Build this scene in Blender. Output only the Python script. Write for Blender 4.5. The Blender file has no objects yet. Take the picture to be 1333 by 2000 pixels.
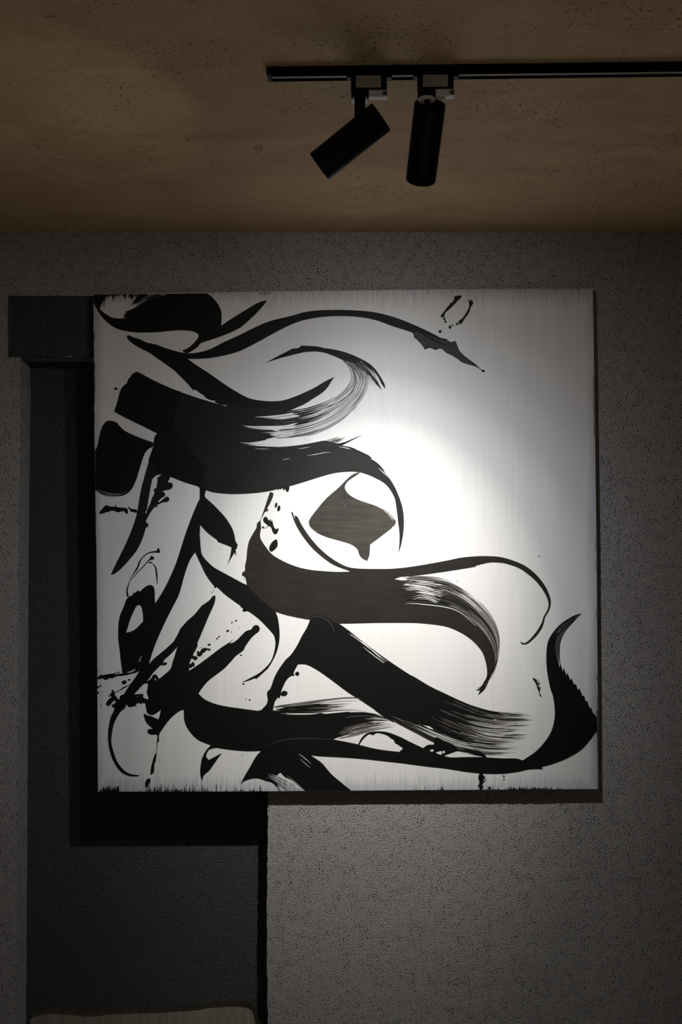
import bpy, bmesh, math, random
from mathutils import Vector, Matrix
from mathutils.geometry import tessellate_polygon

S = bpy.context.scene
COL = S.collection
# ------------------------------------------------------------------ camera, light, exposure
CAMZ = 1.75                     # eye height
FPX = 1944.4                    # focal length in pixels of the 1333x2000 frame (35 mm on 36 mm tall)
DW = 3.0                        # camera to wall
CEIL = CAMZ + 0.8432
cam_d = bpy.data.cameras.new('camera')
cam_d.sensor_fit = 'VERTICAL'; cam_d.sensor_height = 36.0; cam_d.sensor_width = 24.0
cam_d.lens = 35.0; cam_d.clip_start = 0.05
cam = bpy.data.objects.new('camera', cam_d); COL.objects.link(cam)
cam.location = (0, -DW, CAMZ); cam.rotation_euler = (math.pi/2, 0, 0)
S.camera = cam
cam_d.dof.use_dof = True; cam_d.dof.focus_distance = 2.98; cam_d.dof.aperture_fstop = 9.0

W = bpy.data.worlds.new('world'); S.world = W; W.use_nodes = True
W.node_tree.nodes['Background'].inputs[0].default_value = (0.5, 0.55, 0.65, 1)
W.node_tree.nodes['Background'].inputs[1].default_value = 0.0
S.view_settings.view_transform = 'Standard'
try: S.view_settings.look = 'None'
except Exception: pass
S.view_settings.exposure = 0.0; S.view_settings.gamma = 1.0
S.view_settings.use_curve_mapping = False

# beam of a track spot: intensity and colour by angle off its axis (degrees, strength, rgb)
BEAM = [(0, 1.0, (1.0, .98, .94)), (10, .92, (1.0, .98, .94)), (17, .63, (1.0, .985, .96)), (24, .275, (.97, .975, .99)),
        (31, .132, (.94, .955, 1.0)), (37, .076, (.95, .96, 1.0)), (43, .046, (.99, .98, .97)), (51, .026, (1, .97, .92)), (59, .012, (1, .96, .9)), (68, 0.0, (1, .96, .9))]
BEAM_MAX = 84.0
BEAM_W = 172.0
LEFT_W = 80.0
FILL_W = 260.0
rl = bpy.data.lights.new('room_fill', 'SPOT'); rl.energy = FILL_W; rl.spot_size = math.radians(110); rl.spot_blend = .6; rl.shadow_soft_size = .05; rl.color = (1, .93, .84)  # unseen spot added behind the camera, bounced off the floor as ambient fill
ro = bpy.data.objects.new('room_fill', rl); COL.objects.link(ro); ro.location = (.3, -4.3, 2.5)

def P3(px, py, d=DW):
    """point at camera distance d seen at pixel px,py: only used to read positions off the photograph"""
    return Vector(((px-666.5)*d/FPX, -DW+d, CAMZ+(1000-py)*d/FPX))

# ------------------------------------------------------------------ materials
def mat(name, col=(.5,.5,.5), rough=.6, spec=.5, metal=0.0):
    m = bpy.data.materials.new(name); m.use_nodes = True
    b = m.node_tree.nodes['Principled BSDF']
    b.inputs['Base Color'].default_value = (*col, 1); b.inputs['Roughness'].default_value = rough
    b.inputs['Specular IOR Level'].default_value = spec; b.inputs['Metallic'].default_value = metal
    return m
class NT:
    def __init__(s, m): s.t = m.node_tree; s.b = s.t.nodes['Principled BSDF']
    def n(s, ty, **kw):
        o = s.t.nodes.new(ty)
        for k, v in kw.items(): setattr(o, k, v)
        return o
    def l(s, a, b): s.t.links.new(a, b)
    def coord(s, scale=(1,1,1)):
        tc = s.n('ShaderNodeTexCoord'); mp = s.n('ShaderNodeMapping')
        mp.inputs['Scale'].default_value = scale; s.l(tc.outputs['Object'], mp.inputs['Vector']); return mp.outputs[0]
    def noise(s, vec, scale, detail=3, rough=.5, dist=0.0):
        o = s.n('ShaderNodeTexNoise'); s.l(vec, o.inputs['Vector']); o.inputs['Scale'].default_value = scale
        o.inputs['Detail'].default_value = detail; o.inputs['Roughness'].default_value = rough
        o.inputs['Distortion'].default_value = dist; return o.outputs['Fac']
    def ramp(s, fac, stops):
        r = s.n('ShaderNodeValToRGB'); e = r.color_ramp.elements
        while len(e) < len(stops): e.new(.5)
        for k, (p, c) in zip(e, stops):
            k.position = p; k.color = (*c, 1) if not isinstance(c, (int, float)) else (c, c, c, 1)
        s.l(fac, r.inputs[0]); return r.outputs[0]
    def mix(s, f, a, b, mode='MIX'):
        o = s.n('ShaderNodeMix', data_type='RGBA', blend_type=mode)
        for sock, v in ((o.inputs[0], f), (o.inputs[6], a), (o.inputs[7], b)):
            if isinstance(v, (int, float)): sock.default_value = v
            elif isinstance(v, tuple): sock.default_value = (*v, 1)
            else: s.l(v, sock)
        return o.outputs[2]
    def math(s, op, a, b=0.0, clamp=False):
        o = s.n('ShaderNodeMath', operation=op, use_clamp=clamp)
        for sock, v in ((o.inputs[0], a), (o.inputs[1], b)):
            if isinstance(v, (int, float)): sock.default_value = v
            else: s.l(v, sock)
        return o.outputs[0]
    def bump(s, h, dist, strength=1.0):
        o = s.n('ShaderNodeBump'); o.inputs['Distance'].default_value = dist; o.inputs['Strength'].default_value = strength
        s.l(h, o.inputs['Height']); s.l(o.outputs[0], s.b.inputs['Normal'])

def m_terrazzo():
    m = mat('speckled_grey_plaster', rough=.72, spec=.35); t = NT(m)
    c = t.coord(); cs = t.coord((1, 1, 1.5))
    big = t.noise(c, 2.2, 3, .55); mid = t.noise(c, 14, 3)
    base = t.mix(t.ramp(big, [(.3, 0), (.7, 1)]), (.27, .259, .251), (.34, .331, .323))
    grain = t.noise(cs, 260, 2, .6)
    base = t.mix(t.ramp(grain, [(.32, 0), (.68, 1)]), base, (.40, .385, .367))
    sp = t.noise(cs, 205, 2, .5, .4); spb = t.noise(c, 35, 2)
    spk = t.math('ADD', sp, t.math('MULTIPLY', t.math('SUBTRACT', spb, .5), .22))
    mask = t.ramp(spk, [(.35, 1), (.41, 0)])
    col = t.mix(mask, base, (.022, .022, .028))
    # a few pale and rusty chips
    ch = t.noise(c, 90, 1, .3)
    col = t.mix(t.ramp(ch, [(.765, 0), (.79, 1)]), col, (.42, .33, .2))
    t.l(col, t.b.inputs['Base Color'])
    h = t.math('ADD', t.math('MULTIPLY', t.noise(t.coord((1, 1, 1.5)), 185, 3, .6), 1.0), t.math('MULTIPLY', mask, -.28))
    h = t.math('ADD', h, t.math('MULTIPLY', mid, .5))
    t.bump(h, .0060, .9)
    return m
def m_foam(name='charcoal_felt', a=(.026,.0265,.0275), b=(.084,.085,.087)):
    m = mat(name, rough=.85, spec=.3); t = NT(m)
    c = t.coord((1, 1, 1.7)); n1 = t.noise(c, 165, 3, .55, .5); n2 = t.noise(t.coord(), 3, 2)
    row = t.noise(t.coord((.6, 1, 9)), 14, 2)
    col = t.mix(t.ramp(n1, [(.3, 0), (.7, 1)]), a, b)
    col = t.mix(t.math('MULTIPLY', t.ramp(n2, [(.35, 0), (.7, 1)]), .35), col, (.045, .043, .040))
    t.l(col, t.b.inputs['Base Color'])
    h = t.math('ADD', n1, t.math('MULTIPLY', row, .16))
    t.bump(h, .008, 1.0)
    return m
def m_ceiling():
    m = mat('brown_troweled_plaster', rough=.62, spec=.3); t = NT(m)
    c = t.coord(); big = t.noise(c, 2.4, 6, .66, .9); mid = t.noise(t.coord((.8, 1.6, 1)), 6, 5, .62, 1.2)
    col = t.mix(t.ramp(big, [(.35, 0), (.68, 1)]), (.54, .36, .205), (.70, .48, .29))
    col = t.mix(t.math('MULTIPLY', t.ramp(mid, [(.38, 1), (.54, 0)]), .28), col, (.42, .265, .145))
    # pits and pinholes in drifts
    area = t.ramp(t.noise(c, 3.2, 3, .6, .8), [(.44, 0), (.60, 1)])
    pit = t.ramp(t.noise(t.coord((1, 1.3, 1)), 120, 2, .5), [(.33, 1), (.39, 0)])
    pits = t.math('MULTIPLY', area, pit)
    col = t.mix(t.math('MULTIPLY', pits, .8), col, (.055, .032, .018))
    # trowel scratches, both ways
    s1 = t.ramp(t.noise(t.coord((4, 22, 1)), 2.6, 5, .66, .5), [(.335, 1), (.35, 0)])
    sm = t.ramp(t.noise(c, 2.4, 2), [(.52, 0), (.60, 1)])
    col = t.mix(t.math('MULTIPLY', t.math('MULTIPLY', s1, sm), .7), col, (.10, .06, .035))
    s2 = t.ramp(t.noise(t.coord((24, 3.5, 1)), 2.3, 5, .66, .7), [(.33, 1), (.347, 0)])
    col = t.mix(t.math('MULTIPLY', t.math('MULTIPLY', s2, t.ramp(t.noise(c, 1.9, 2), [(.47, 1), (.55, 0)])), .6), col, (.13, .08, .045))
    t.l(col, t.b.inputs['Base Color'])
    t.bump(t.math('ADD', t.math('MULTIPLY', mid, .8), t.math('MULTIPLY', pits, -.4)), .004, .6)
    return m
def m_cream():
    m = mat('bare_cream_board', rough=.6); t = NT(m)
    st = t.noise(t.coord((1, 1, .12)), 60, 3, .6); bl = t.noise(t.coord(), 9, 3, .6)
    col = t.mix(t.ramp(st, [(.35, 0), (.65, 1)]), (.20, .175, .13), (.27, .24, .185))
    col = t.mix(t.math('MULTIPLY', t.ramp(bl, [(.55, 0), (.68, 1)]), .55), col, (.12, .09, .09))
    t.l(col, t.b.inputs['Base Color']); t.bump(st, .001, .5); return m
def m_plain(name, a, b, sc, rough=.8):
    m = mat(name, rough=rough); t = NT(m)
    t.l(t.mix(t.noise(t.coord(), sc, 4), a, b), t.b.inputs['Base Color']); return m

# the painting's own coordinates: local x across, z up, origin at its middle
PX0, PX1, PZ0, PZ1 = -.745, .745, -.745, .745
def m_white():
    m = mat('white_gesso_paint', rough=.46, spec=.35); t = NT(m)
    tc = t.n('ShaderNodeTexCoord'); sep = t.n('ShaderNodeSeparateXYZ'); t.l(tc.outputs['Object'], sep.inputs[0])
    streak = t.noise(t.coord((1, 1, .04)), 110, 4, .6); broad = t.noise(t.coord((1, 1, .12)), 7, 3, .55)
    col = t.mix(t.ramp(streak, [(.3, 0), (.7, 1)]), (.655, .652, .640), (.705, .702, .690))
    col = t.mix(t.math('MULTIPLY', t.ramp(broad, [(.3, 1), (.6, 0)]), .6), col, (.615, .618, .632))
    # thin paint near the rim lets the dark ground through, in brush-wide streaks
    ax = t.math('ABSOLUTE', sep.outputs['X']); az = t.math('ABSOLUTE', sep.outputs['Z'])
    fr = t.noise(t.coord((1, 1, .08)), 120, 3, .7)
    zr = t.math('ADD', az, t.math('MULTIPLY', t.math('SUBTRACT', fr, .5), .12))
    ez = t.math('MULTIPLY', t.math('SUBTRACT', zr, .700), 17, True)
    xr = t.math('ADD', ax, t.math('MULTIPLY', t.math('SUBTRACT', t.noise(t.coord((1,1,.1)), 30, 3), .5), .05))
    ex = t.math('MULTIPLY', t.math('SUBTRACT', xr, .718), 24, True)
    e = t.math('MULTIPLY', t.math('MAXIMUM', ez, ex), .74)
    col = t.mix(e, col, (.25, .255, .30))
    t.l(col, t.b.inputs['Base Color'])
    t.bump(streak, .0006, .5)
    return m
def m_ink(name, c, rough=.58, spec=.20, lo=.8, hi=1.3):
    m = mat(name, c, rough, spec); t = NT(m)
    st = t.noise(t.coord((.08, 1, 1)), 120, 3, .6); bl = t.noise(t.coord(), 9, 3)
    f = t.math('ADD', t.math('MULTIPLY', st, .5), t.math('MULTIPLY', bl, .5))
    t.l(t.mix(t.ramp(f, [(.35, 0), (.65, 1)]), tuple(x*lo for x in c), tuple(x*hi for x in c)), t.b.inputs['Base Color'])
    t.l(t.math('ADD', t.math('MULTIPLY', st, .2), rough-.1), t.b.inputs['Roughness'])
    return m

M = dict(wall=m_terrazzo(), foam=m_foam(), ceil=m_ceiling(), cream=m_cream(),
    dark=m_plain('plain_dark_wall', (.16,.15,.14), (.20,.19,.175), 2), floor=m_plain('grey_concrete', (.2,.19,.175), (.27,.255,.235), 3, .6),
    white=m_white(), ink=m_ink('black_ink', (.0026, .0024, .0022)), glare=m_ink('glare_lifted_ink', (.0145, .0128, .0108), lo=.78, hi=1.3), half=m_ink('half_glare_lifted_ink', (.0085, .0077, .0069), lo=.8, hi=1.3), sheer=m_ink('sheer_glare_ink', (.034, .030, .025), lo=.6, hi=1.45), wash=m_ink('thin_ink_wash', (.042, .038, .036)), pale=m_ink('dry_brush_grey', (.22, .21, .20)),  # lens glare put into ink colour of central strokes; heart is also thin wash
    mid=m_ink('dry_brush_dark', (.085, .08, .075)),
    frame=m_plain('black_wooden_edge', (.02,.02,.02), (.03,.03,.03), 30),
    black=mat('black_powder_coat', (.004,.004,.0045), .42, .16), track=mat('black_anodised_metal', (.004,.004,.004), .6, .0),
    liner=mat('grey_track_liner', (.42,.39,.35), .5), label=mat('silver_sticker', (.50,.475,.44), .5), print=mat('sticker_print', (.15,.14,.13), .6),
    grey=mat('grey_plastic_lever', (.85,.85,.9), .45), greyd=mat('dark_grey_plastic', (.10,.10,.10), .5), ring=mat('white_plastic_ring', (.85,.85,.83), .4))
def m_glow():
    m = bpy.data.materials.new('lit_lamp_lens'); m.use_nodes = True
    b = m.node_tree.nodes['Principled BSDF']; b.inputs['Base Color'].default_value = (.8,.8,.8,1)
    b.inputs['Emission Color'].default_value = (1,.93,.82,1); b.inputs['Emission Strength'].default_value = 6; return m
M['glow'] = m_glow()

# ------------------------------------------------------------------ builders
def link(name, bm, m, parent=None, kind=None, smooth=False):
    me = bpy.data.meshes.new(name)
    bmesh.ops.recalc_face_normals(bm, faces=bm.faces) if kind != 'raw' else None
    bm.to_mesh(me); bm.free()
    for k in (m if isinstance(m, list) else [m]): me.materials.append(k)
    if smooth:
        for p in me.polygons: p.use_smooth = True
    o = bpy.data.objects.new(name, me); COL.objects.link(o)
    if parent: o.parent = parent
    if kind == 'structure': o['kind'] = 'structure'
    return o
def box(bm, x0, x1, y0, y1, z0, z1, mi=0):
    v = [bm.verts.new(p) for p in ((x0,y0,z0),(x1,y0,z0),(x1,y1,z0),(x0,y1,z0),(x0,y0,z1),(x1,y0,z1),(x1,y1,z1),(x0,y1,z1))]
    for f in ((0,1,2,3),(4,7,6,5),(0,4,5,1),(1,5,6,2),(2,6,7,3),(3,7,4,0)):
        bm.faces.new([v[i] for i in f]).material_index = mi
def prism(bm, pts, y0, y1, mi=0):
    """outline in x,z extruded from y0 to y1"""
    a = [bm.verts.new((x, y0, z)) for x, z in pts]; b = [bm.verts.new((x, y1, z)) for x, z in pts]
    tri = tessellate_polygon([[Vector((x, z, 0)) for x, z in pts]])
    for t in tri:
        for vs in (a, b):
            try: bm.faces.new([vs[i] for i in t]).material_index = mi
            except ValueError: pass
    n = len(pts)
    for i in range(n):
        bm.faces.new((a[i], a[(i+1) % n], b[(i+1) % n], b[i])).material_index = mi
def bevel(bm, w, seg=2):
    bmesh.ops.bevel(bm, geom=bm.edges[:], offset=w, segments=seg, affect='EDGES', clamp_overlap=True)
def empty(name, loc, label, cat, group=None):
    o = bpy.data.objects.new(name, None); COL.objects.link(o); o.location = loc; o.empty_display_size = .05
    o['label'] = label; o['category'] = cat
    if group: o['group'] = group
    return o
def ST(name, bm, m): return link(name, bm, m, None, 'structure')

# ------------------------------------------------------------------ the room
rng = random.Random(5)
XL, XR, YF, YR = -2.7, 3.1, -5.6, .11
def wx(px): return (px-666.5)*DW/FPX
def wz(py): return CAMZ+(1000-py)*DW/FPX
# wall with the painting: a doorway-like recess is cut in it
left_e = [(wx(x), wz(y)) for x, y in ((39,697),(40,760),(38,900),(37,1000),(36,1100),(35,1300),(34,1500),(33,1700),(32,1850),(31,2000))]
right_e = []
y = 697
while y < 2010:
    right_e.append((wx(522.5 + 1.2*math.sin(y*.013) + rng.uniform(-.9, .9)), wz(y))); y += 9
pts = [(XL, 0), (XL, CEIL), (XR, CEIL), (XR, 0), (right_e[-1][0], 0)] + right_e[::-1] + left_e + [(left_e[-1][0], 0)]
bm = bmesh.new(); prism(bm, pts, 0, .11); bmesh.ops.bevel(bm, geom=[e for e in bm.edges if abs(e.verts[0].co.x-e.verts[1].co.x) < .004 and e.verts[0].co.y == 0 and e.verts[1].co.y == 0 and wx(25) < e.verts[0].co.x < wx(60) and e.calc_length() > .02], offset=.004, segments=2, affect='EDGES')
ST('wall_back', bm, M['wall'])
# back of the recess: bare cream board, charcoal felt layer over it that stops short of the floor
bm = bmesh.new(); box(bm, wx(-10), wx(560), .11, .18, 0, wz(640)); ST('wall_recess', bm, M['cream'])
DR = DW + .098
def rp(px, py): return ((px-666.5)*DR/FPX, CAMZ+(1000-py)*DR/FPX)
edge = [(512,2080),(512,2000),(500,1985),(498.5,1972),(494,1962),(486,1957),(470,1955.5),(440,1956),(415,1957),(400,1960),(380,1963),(350,1965),(320,1967),(290,1968),
        (270,1968),(240,1970),(215,1970),(195,1974),(170,1974),(150,1972),(120,1970),(100,1969),(82,1972),(66,1978),(57,1984),(54,2080),(20,2080)]
ed2 = []
for (a, b), (c, d) in zip(edge[:-1], edge[1:]):
    n = max(1, int(math.hypot(c-a, d-b)/5))
    for k in range(n): ed2.append((a+(c-a)*k/n+rng.uniform(-.5,.5), b+(d-b)*k/n+rng.uniform(-.7,.7)))
sheet = [rp(560, 2080), rp(560, 640), rp(20, 640), rp(20, 2080)]
sheet = [rp(560, 2080)] + [rp(*p) for p in ed2] + [rp(20, 2080), rp(20, 660), rp(560, 660)]
bm = bmesh.new(); prism(bm, sheet, .098, .1095); ST('trim_1', bm, M['foam'])
# charcoal lintel strip over the recess
lt = [(17.5,578.5)] + [(x, 578.5+.4*math.sin(x*.1)) for x in range(40, 545, 20)] + [(545,578),(545,700)]
lb = [(180,697.5),(165,699),(152,698.5),(146,695),(144.5,700),(143.5,694),(135,695.5),(110,697),(90,697.5),(60,698),(40,697),(17.5,697)]
lt += [(520,699),(400,698)] + lb
bm = bmesh.new(); prism(bm, [(wx(a), wz(b)) for a, b in lt], -.0035, .012); ST('trim_2', bm, M['foam'])
bm = bmesh.new(); box(bm, XL, XR, YF, YR+.07, CEIL, CEIL+.1); ST('ceiling', bm, M['ceil'])
bm = bmesh.new(); box(bm, XL, XR, YF, YR+.07, -.1, 0); ST('floor', bm, M['floor'])
bm = bmesh.new(); box(bm, XL-.1, XL, YF, YR+.07, -.1, CEIL+.1); ST('wall_left', bm, M['dark'])
bm = bmesh.new(); box(bm, XR, XR+.1, YF, YR+.07, -.1, CEIL+.1); ST('wall_right', bm, M['dark'])
bm = bmesh.new(); box(bm, XL-.1, XR+.1, YF-.1, YF, -.1, CEIL+.1); ST('wall_front', bm, M['dark'])

# ------------------------------------------------------------------ the painting
DP = DW - .033                                   # camera to its face
FACE = -.033
cx, cy = 675.5, 1056.5
org = P3(cx, cy, DP)
paint = empty('abstract_painting', (org.x, 0, org.z-.75), 'large square white canvas with sweeping black brushstrokes on the grey wall', 'painting')
Z0 = .75                                          # painting empty stands at its bottom edge
def loc(px, py): return ((px-cx)*DP/FPX, (cy-py)*DP/FPX + Z0)
corners = [(182.5,575),(1158.5,563.5),(1169.5,1541),(191.5,1546.5)]
bm = bmesh.new()
rim = [(182.5,575),(500,569.5),(850,565.5),(1158.5,563.5),(1160,640),(1161,700),(1163,850),(1166,1060),(1167.5,1250),(1169,1400),(1169.5,1541),(850,1543),(500,1545.5),(191.5,1546.5),
       (190.5,1400),(190,1200),(188.5,1080),(187,1000),(184.5,850),(183.5,720)]
prism(bm, [(loc(a, b)[0], loc(a, b)[1]-Z0) for a, b in rim], FACE, -.0045)
can = link('canvas', bm, [M['white'], M['frame']], paint)
for p in can.data.polygons:
    if abs(p.normal.y) < .5 or p.center.y > -.02: p.material_index = 1
can.location = (0, 0, Z0)

FR = dict(A=(170,550,3.3325), B=(470,550,2.666), C=(170,800,3.3325), D=(470,850,3.3325), E=(170,1050,3.3325), F=(470,1080,3.3325), G=(780,1060,3.3325),
          H=(170,1280,3.3325), I=(470,1280,3.3325), J=(780,1280,3.3325), K=(180,560,6.665), L=(460,760,4.4433), M=(600,660,6.665), N=(180,1290,8.331),
          O=(340,1210,6.665), P=(820,1380,5.554), Q=(850,570,11.108), R=(240,900,13.33), X=(0,0,1))
def rd(s):
    out, fr = [], FR['X']
    for tk in s.split():
        if tk in FR: fr = FR[tk]; continue
        c = tk.endswith('!'); x, y = tk.rstrip('!').split(',')
        out.append((fr[0]+float(x)/fr[2], fr[1]+float(y)/fr[2], c))
    return out
def cr(p0, p1, p2, p3, t):
    return tuple(.5*((2*p1[i])+(-p0[i]+p2[i])*t+(2*p0[i]-5*p1[i]+4*p2[i]-p3[i])*t*t+(-p0[i]+3*p1[i]-3*p2[i]+p3[i])*t**3) for i in (0, 1))
def smooth(pts, closed=True, step=2.2):
    n = len(pts); out = []
    for i in range(n if closed else n-1):
        p1, p2 = pts[i], pts[(i+1) % n]
        L = math.hypot(p2[0]-p1[0], p2[1]-p1[1])
        if L < 1e-4: continue
        def clampn(a, b, q):      # neighbour scaled so uneven spacing cannot overshoot
            l = math.hypot(q[0]-a[0], q[1]-a[1])
            if l < 1e-6 or l <= L*1.3: return q
            k = L*1.3/l; return (a[0]+(q[0]-a[0])*k, a[1]+(q[1]-a[1])*k)
        p0 = pts[i-1] if (closed or i > 0) else p1
        p3 = pts[(i+2) % n] if (closed or i < n-2) else p2
        p0 = (2*p1[0]-p2[0], 2*p1[1]-p2[1]) if p1[2] or p0 is p1 else clampn(p1, p2, p0)
        p3 = (2*p2[0]-p1[0], 2*p2[1]-p1[1]) if p2[2] or p3 is p2 else clampn(p2, p1, p3)
        k = max(1, min(24, int(L/step)))
        for j in range(k): out.append(cr(p0, p1, p2, p3, j/k))
    if not closed: out.append((pts[-1][0], pts[-1][1]))
    return out
BW = bmesh.new(); LAYER = [0]; MI = dict(ink=0, white=1, wash=2, pale=3, mid=4, glare=5, sheer=6, half=7)
def lay():
    LAYER[0] += 1; return FACE - .00012 - LAYER[0]*1.3e-6
ex0, ex1 = 183, 1169
def clampp(x, y):
    # keep paint on the face
    f = (x-183)/986; top = 575-11.5*f+.4; bot = 1546.5-5.5*f-.3
    g = (y-570)/975; lf = 182.8+9*g; rt = 1158.3+11*g
    return min(max(x, lf), rt), min(max(y, top), bot)
def sheetpoly(pts, m):
    y = lay(); q = [clampp(*p) for p in pts]
    q = [p for i, p in enumerate(q) if math.hypot(p[0]-q[i-1][0], p[1]-q[i-1][1]) > .03]
    if len(q) < 3: return
    L = [loc(*p) for p in q]
    vs = [BW.verts.new((a, y, b-Z0)) for a, b in L]
    for t in tessellate_polygon([[Vector((a, b, 0)) for a, b in L]]):
        (a0, b0), (a1, b1), (a2, b2) = L[t[0]], L[t[1]], L[t[2]]
        ar = (a1-a0)*(b2-b0)-(a2-a0)*(b1-b0)
        if abs(ar) < 1e-12: continue
        idx = t if ar > 0 else t[::-1]      # face -y
        try: BW.faces.new([vs[i] for i in idx]).material_index = MI[m]
        except ValueError: pass
def blot(s, m='ink', step=2.2): sheetpoly(smooth(rd(s), True, step), m)
def dot(fr, x, y, rx, ry=None, ang=0, m='ink'):
    f = FR[fr]; ry = ry or rx; X, Y, a = f[0]+x/f[2], f[1]+y/f[2], math.radians(ang); n = 12; out = []
    for k in range(n):
        t = 2*math.pi*k/n; u, v = rx/f[2]*math.cos(t), ry/f[2]*math.sin(t)
        out.append((X+u*math.cos(a)-v*math.sin(a), Y+u*math.sin(a)+v*math.cos(a)))
    sheetpoly(out, m)
def ribbon(c, w, m):
    """c: points, w: half widths, px"""
    n = len(c)
    if n < 2: return
    y = lay(); vs = []
    for i in range(n):
        a, b = c[max(i-1, 0)], c[min(i+1, n-1)]; dx, dy = b[0]-a[0], b[1]-a[1]; l = math.hypot(dx, dy) or 1
        nx, ny = -dy/l*w[i], dx/l*w[i]
        pr = []
        for sg in (1, -1):
            q = loc(*clampp(c[i][0]+sg*nx, c[i][1]+sg*ny)); pr.append(BW.verts.new((q[0], y, q[1]-Z0)))
        vs.append(pr)
    for i in range(n-1):
        BW.faces.new((vs[i][0], vs[i+1][0], vs[i+1][1], vs[i][1])).material_index = MI[m]
def line(s, ws, m='ink'):
    p = smooth(rd(s), False, 2); n = len(p)
    w = []
    for i in range(n):
        t = i/(n-1)*(len(ws)-1); k = min(int(t), len(ws)-2); w.append((ws[k]+(ws[k+1]-ws[k])*(t-k))/2)
    ribbon(p, w, m)
def resample(p, n):
    d = [0]
    for a, b in zip(p[:-1], p[1:]): d.append(d[-1]+math.hypot(b[0]-a[0], b[1]-a[1]))
    out, j = [], 0
    for i in range(n):
        s = d[-1]*i/(n-1)
        while j < len(d)-2 and d[j+1] < s: j += 1
        k = (s-d[j])/((d[j+1]-d[j]) or 1); out.append((p[j][0]+(p[j+1][0]-p[j][0])*k, p[j][1]+(p[j+1][1]-p[j][1])*k))
    return out
def bristles(sa, sb, n, seed, u0, u1, w, m='ink', v=(0, 1), grid=70, wig=.6, clump=0):
    """hairs running along the strip between curves sa and sb; u0/u1 functions of (v, r)"""
    r = random.Random(seed)
    A = resample(smooth(rd(sa), False, 3), grid); B = resample(smooth(rd(sb), False, 3), grid)
    cl = [r.random() for _ in range(max(clump, 1))]
    for k in range(n):
        if clump:
            vv = cl[r.randrange(clump)]+r.gauss(0, .02); vv = min(max(vv, 0), 1)
        else: vv = (k+r.random())/n
        vv = v[0]+(v[1]-v[0])*vv
        a, b = u0(vv, r), u1(vv, r)
        if b-a < .02: continue
        ww = r.uniform(*w); ph = r.uniform(0, 6.28); dv = r.gauss(0, .012)
        pts, wd = [], []
        i0, i1 = a*(grid-1), b*(grid-1); N = max(4, int((i1-i0)/1.5))
        for i in range(N+1):
            q = i/N; x = i0+(i1-i0)*q; j = min(int(x), grid-2); f = x-j
            vq = vv+dv*q
            ax, ay = A[j][0]+(A[j+1][0]-A[j][0])*f, A[j][1]+(A[j+1][1]-A[j][1])*f
            bx, by = B[j][0]+(B[j+1][0]-B[j][0])*f, B[j][1]+(B[j+1][1]-B[j][1])*f
            pts.append((ax+(bx-ax)*vq, ay+(by-ay)*vq))
            tp = min(1, q*3+.02)**.8*min(1, (1-q)*12+.03) if m == 'white' else min(1, q*14+.05)**.7*min(1, (1-q)*2.4+.02)**.8
            wd.append(ww*.5*tp*(1+.25*math.sin(ph+q*9)))
        ribbon(pts, wd, m if isinstance(m, str) else r.choice(m))
def U(a, b): return lambda v, r: r.uniform(a, b)
def fray(x0, x1, side, n, h, w, seed, m='ink', powr=2.0):
    r = random.Random(seed)
    for k in range(n):
        x = r.uniform(x0, x1); hh = h[0]+(h[1]-h[0])*r.random()**powr; ww = r.uniform(*w)
        if side == 'bot':
            y = 1546.5-5.5*(x-183)/986; sheetpoly([(x-ww, y+1), (x+ww, y+1), (x+ww*.3+r.uniform(-.6,.6), y-hh)], m)
        elif side == 'top':
            y = 575-11.5*(x-183)/986; sheetpoly([(x-ww, y-1), (x+ww, y-1), (x+r.uniform(-.6,.6), y+hh)], m)
        elif side == 'left':     # x is a y here
            g = 182.8+9*(x-570)/975; sheetpoly([(g-1, x-hh), (g+ww, x-hh*.4), (g+ww*.8, x+hh*.5), (g-1, x+hh)], m)
        else:
            g = 1158.3+11*(x-570)/975; sheetpoly([(g+1, x-hh), (g-ww, x-hh*.4), (g-ww*.8, x+hh*.5), (g+1, x+hh)], m)

# --- top left sweep
blot("K 15,95! 18,200 45,260 90,340 160,430 250,505 350,555 480,585 640,597 850,592 1000,578 1150,568 1260,575 A 700,328 727,352 700,395 660,430 622,448! 632,462! 655,468! 690,448 722,425 740,402 850,365 940,330 1000,300! 1040,265 1100,210 1150,155 1173,122! 1150,125 1100,145 1000,205 920,255 875,288! 876,200 855,150 820,105 780,75! 550,75! K 960,100 800,150 700,200 600,252 500,300 430,325! 445,345 410,370! 440,385 400,400! 450,412! 330,412 260,400 210,375 150,335 100,290! 105,230 140,190 170,150 200,95!")
bristles("K 640,85 600,150 520,215 430,262", "K 960,95 800,150 650,225 430,325", 16, 11, U(0,.05), U(.35,.95), (.8,2.2), ['ink','mid','ink'])
bristles("K 615,85 590,120 530,190 470,235", "K 760,90 660,150 560,215 470,262", 7, 12, U(0,.02), U(.5,.9), (2.0,3.6), 'ink')
bristles("K 400,330 470,330 560,330", "K 380,410 460,412 560,415", 14, 13, U(0,.5), U(.8,1), (.6,1.6), 'ink')
blot("K 10,95! 340,95! 300,112 230,118 190,135 155,165 125,215 105,262! 90,275 40,240"); fray(184, 275, 'top', 80, (2, 16), (.8, 2.0), 21); fray(184, 205, 'top', 26, (10, 34), (.9, 2.2), 22, 'ink', 1.2)
fray(275, 340, 'top', 20, (1, 5), (.6, 1.5), 23); fray(505, 535, 'top', 12, (2, 7), (.5, 1.2), 24)
fray(340, 1150, 'top', 42, (.8, 3.5), (.5, 1.4), 25, 'mid'); fray(880, 930, 'top', 9, (1, 4), (.4, 1.1), 26); fray(1060, 1145, 'top', 14, (1, 4.5), (.5, 1.6), 27)
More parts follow.
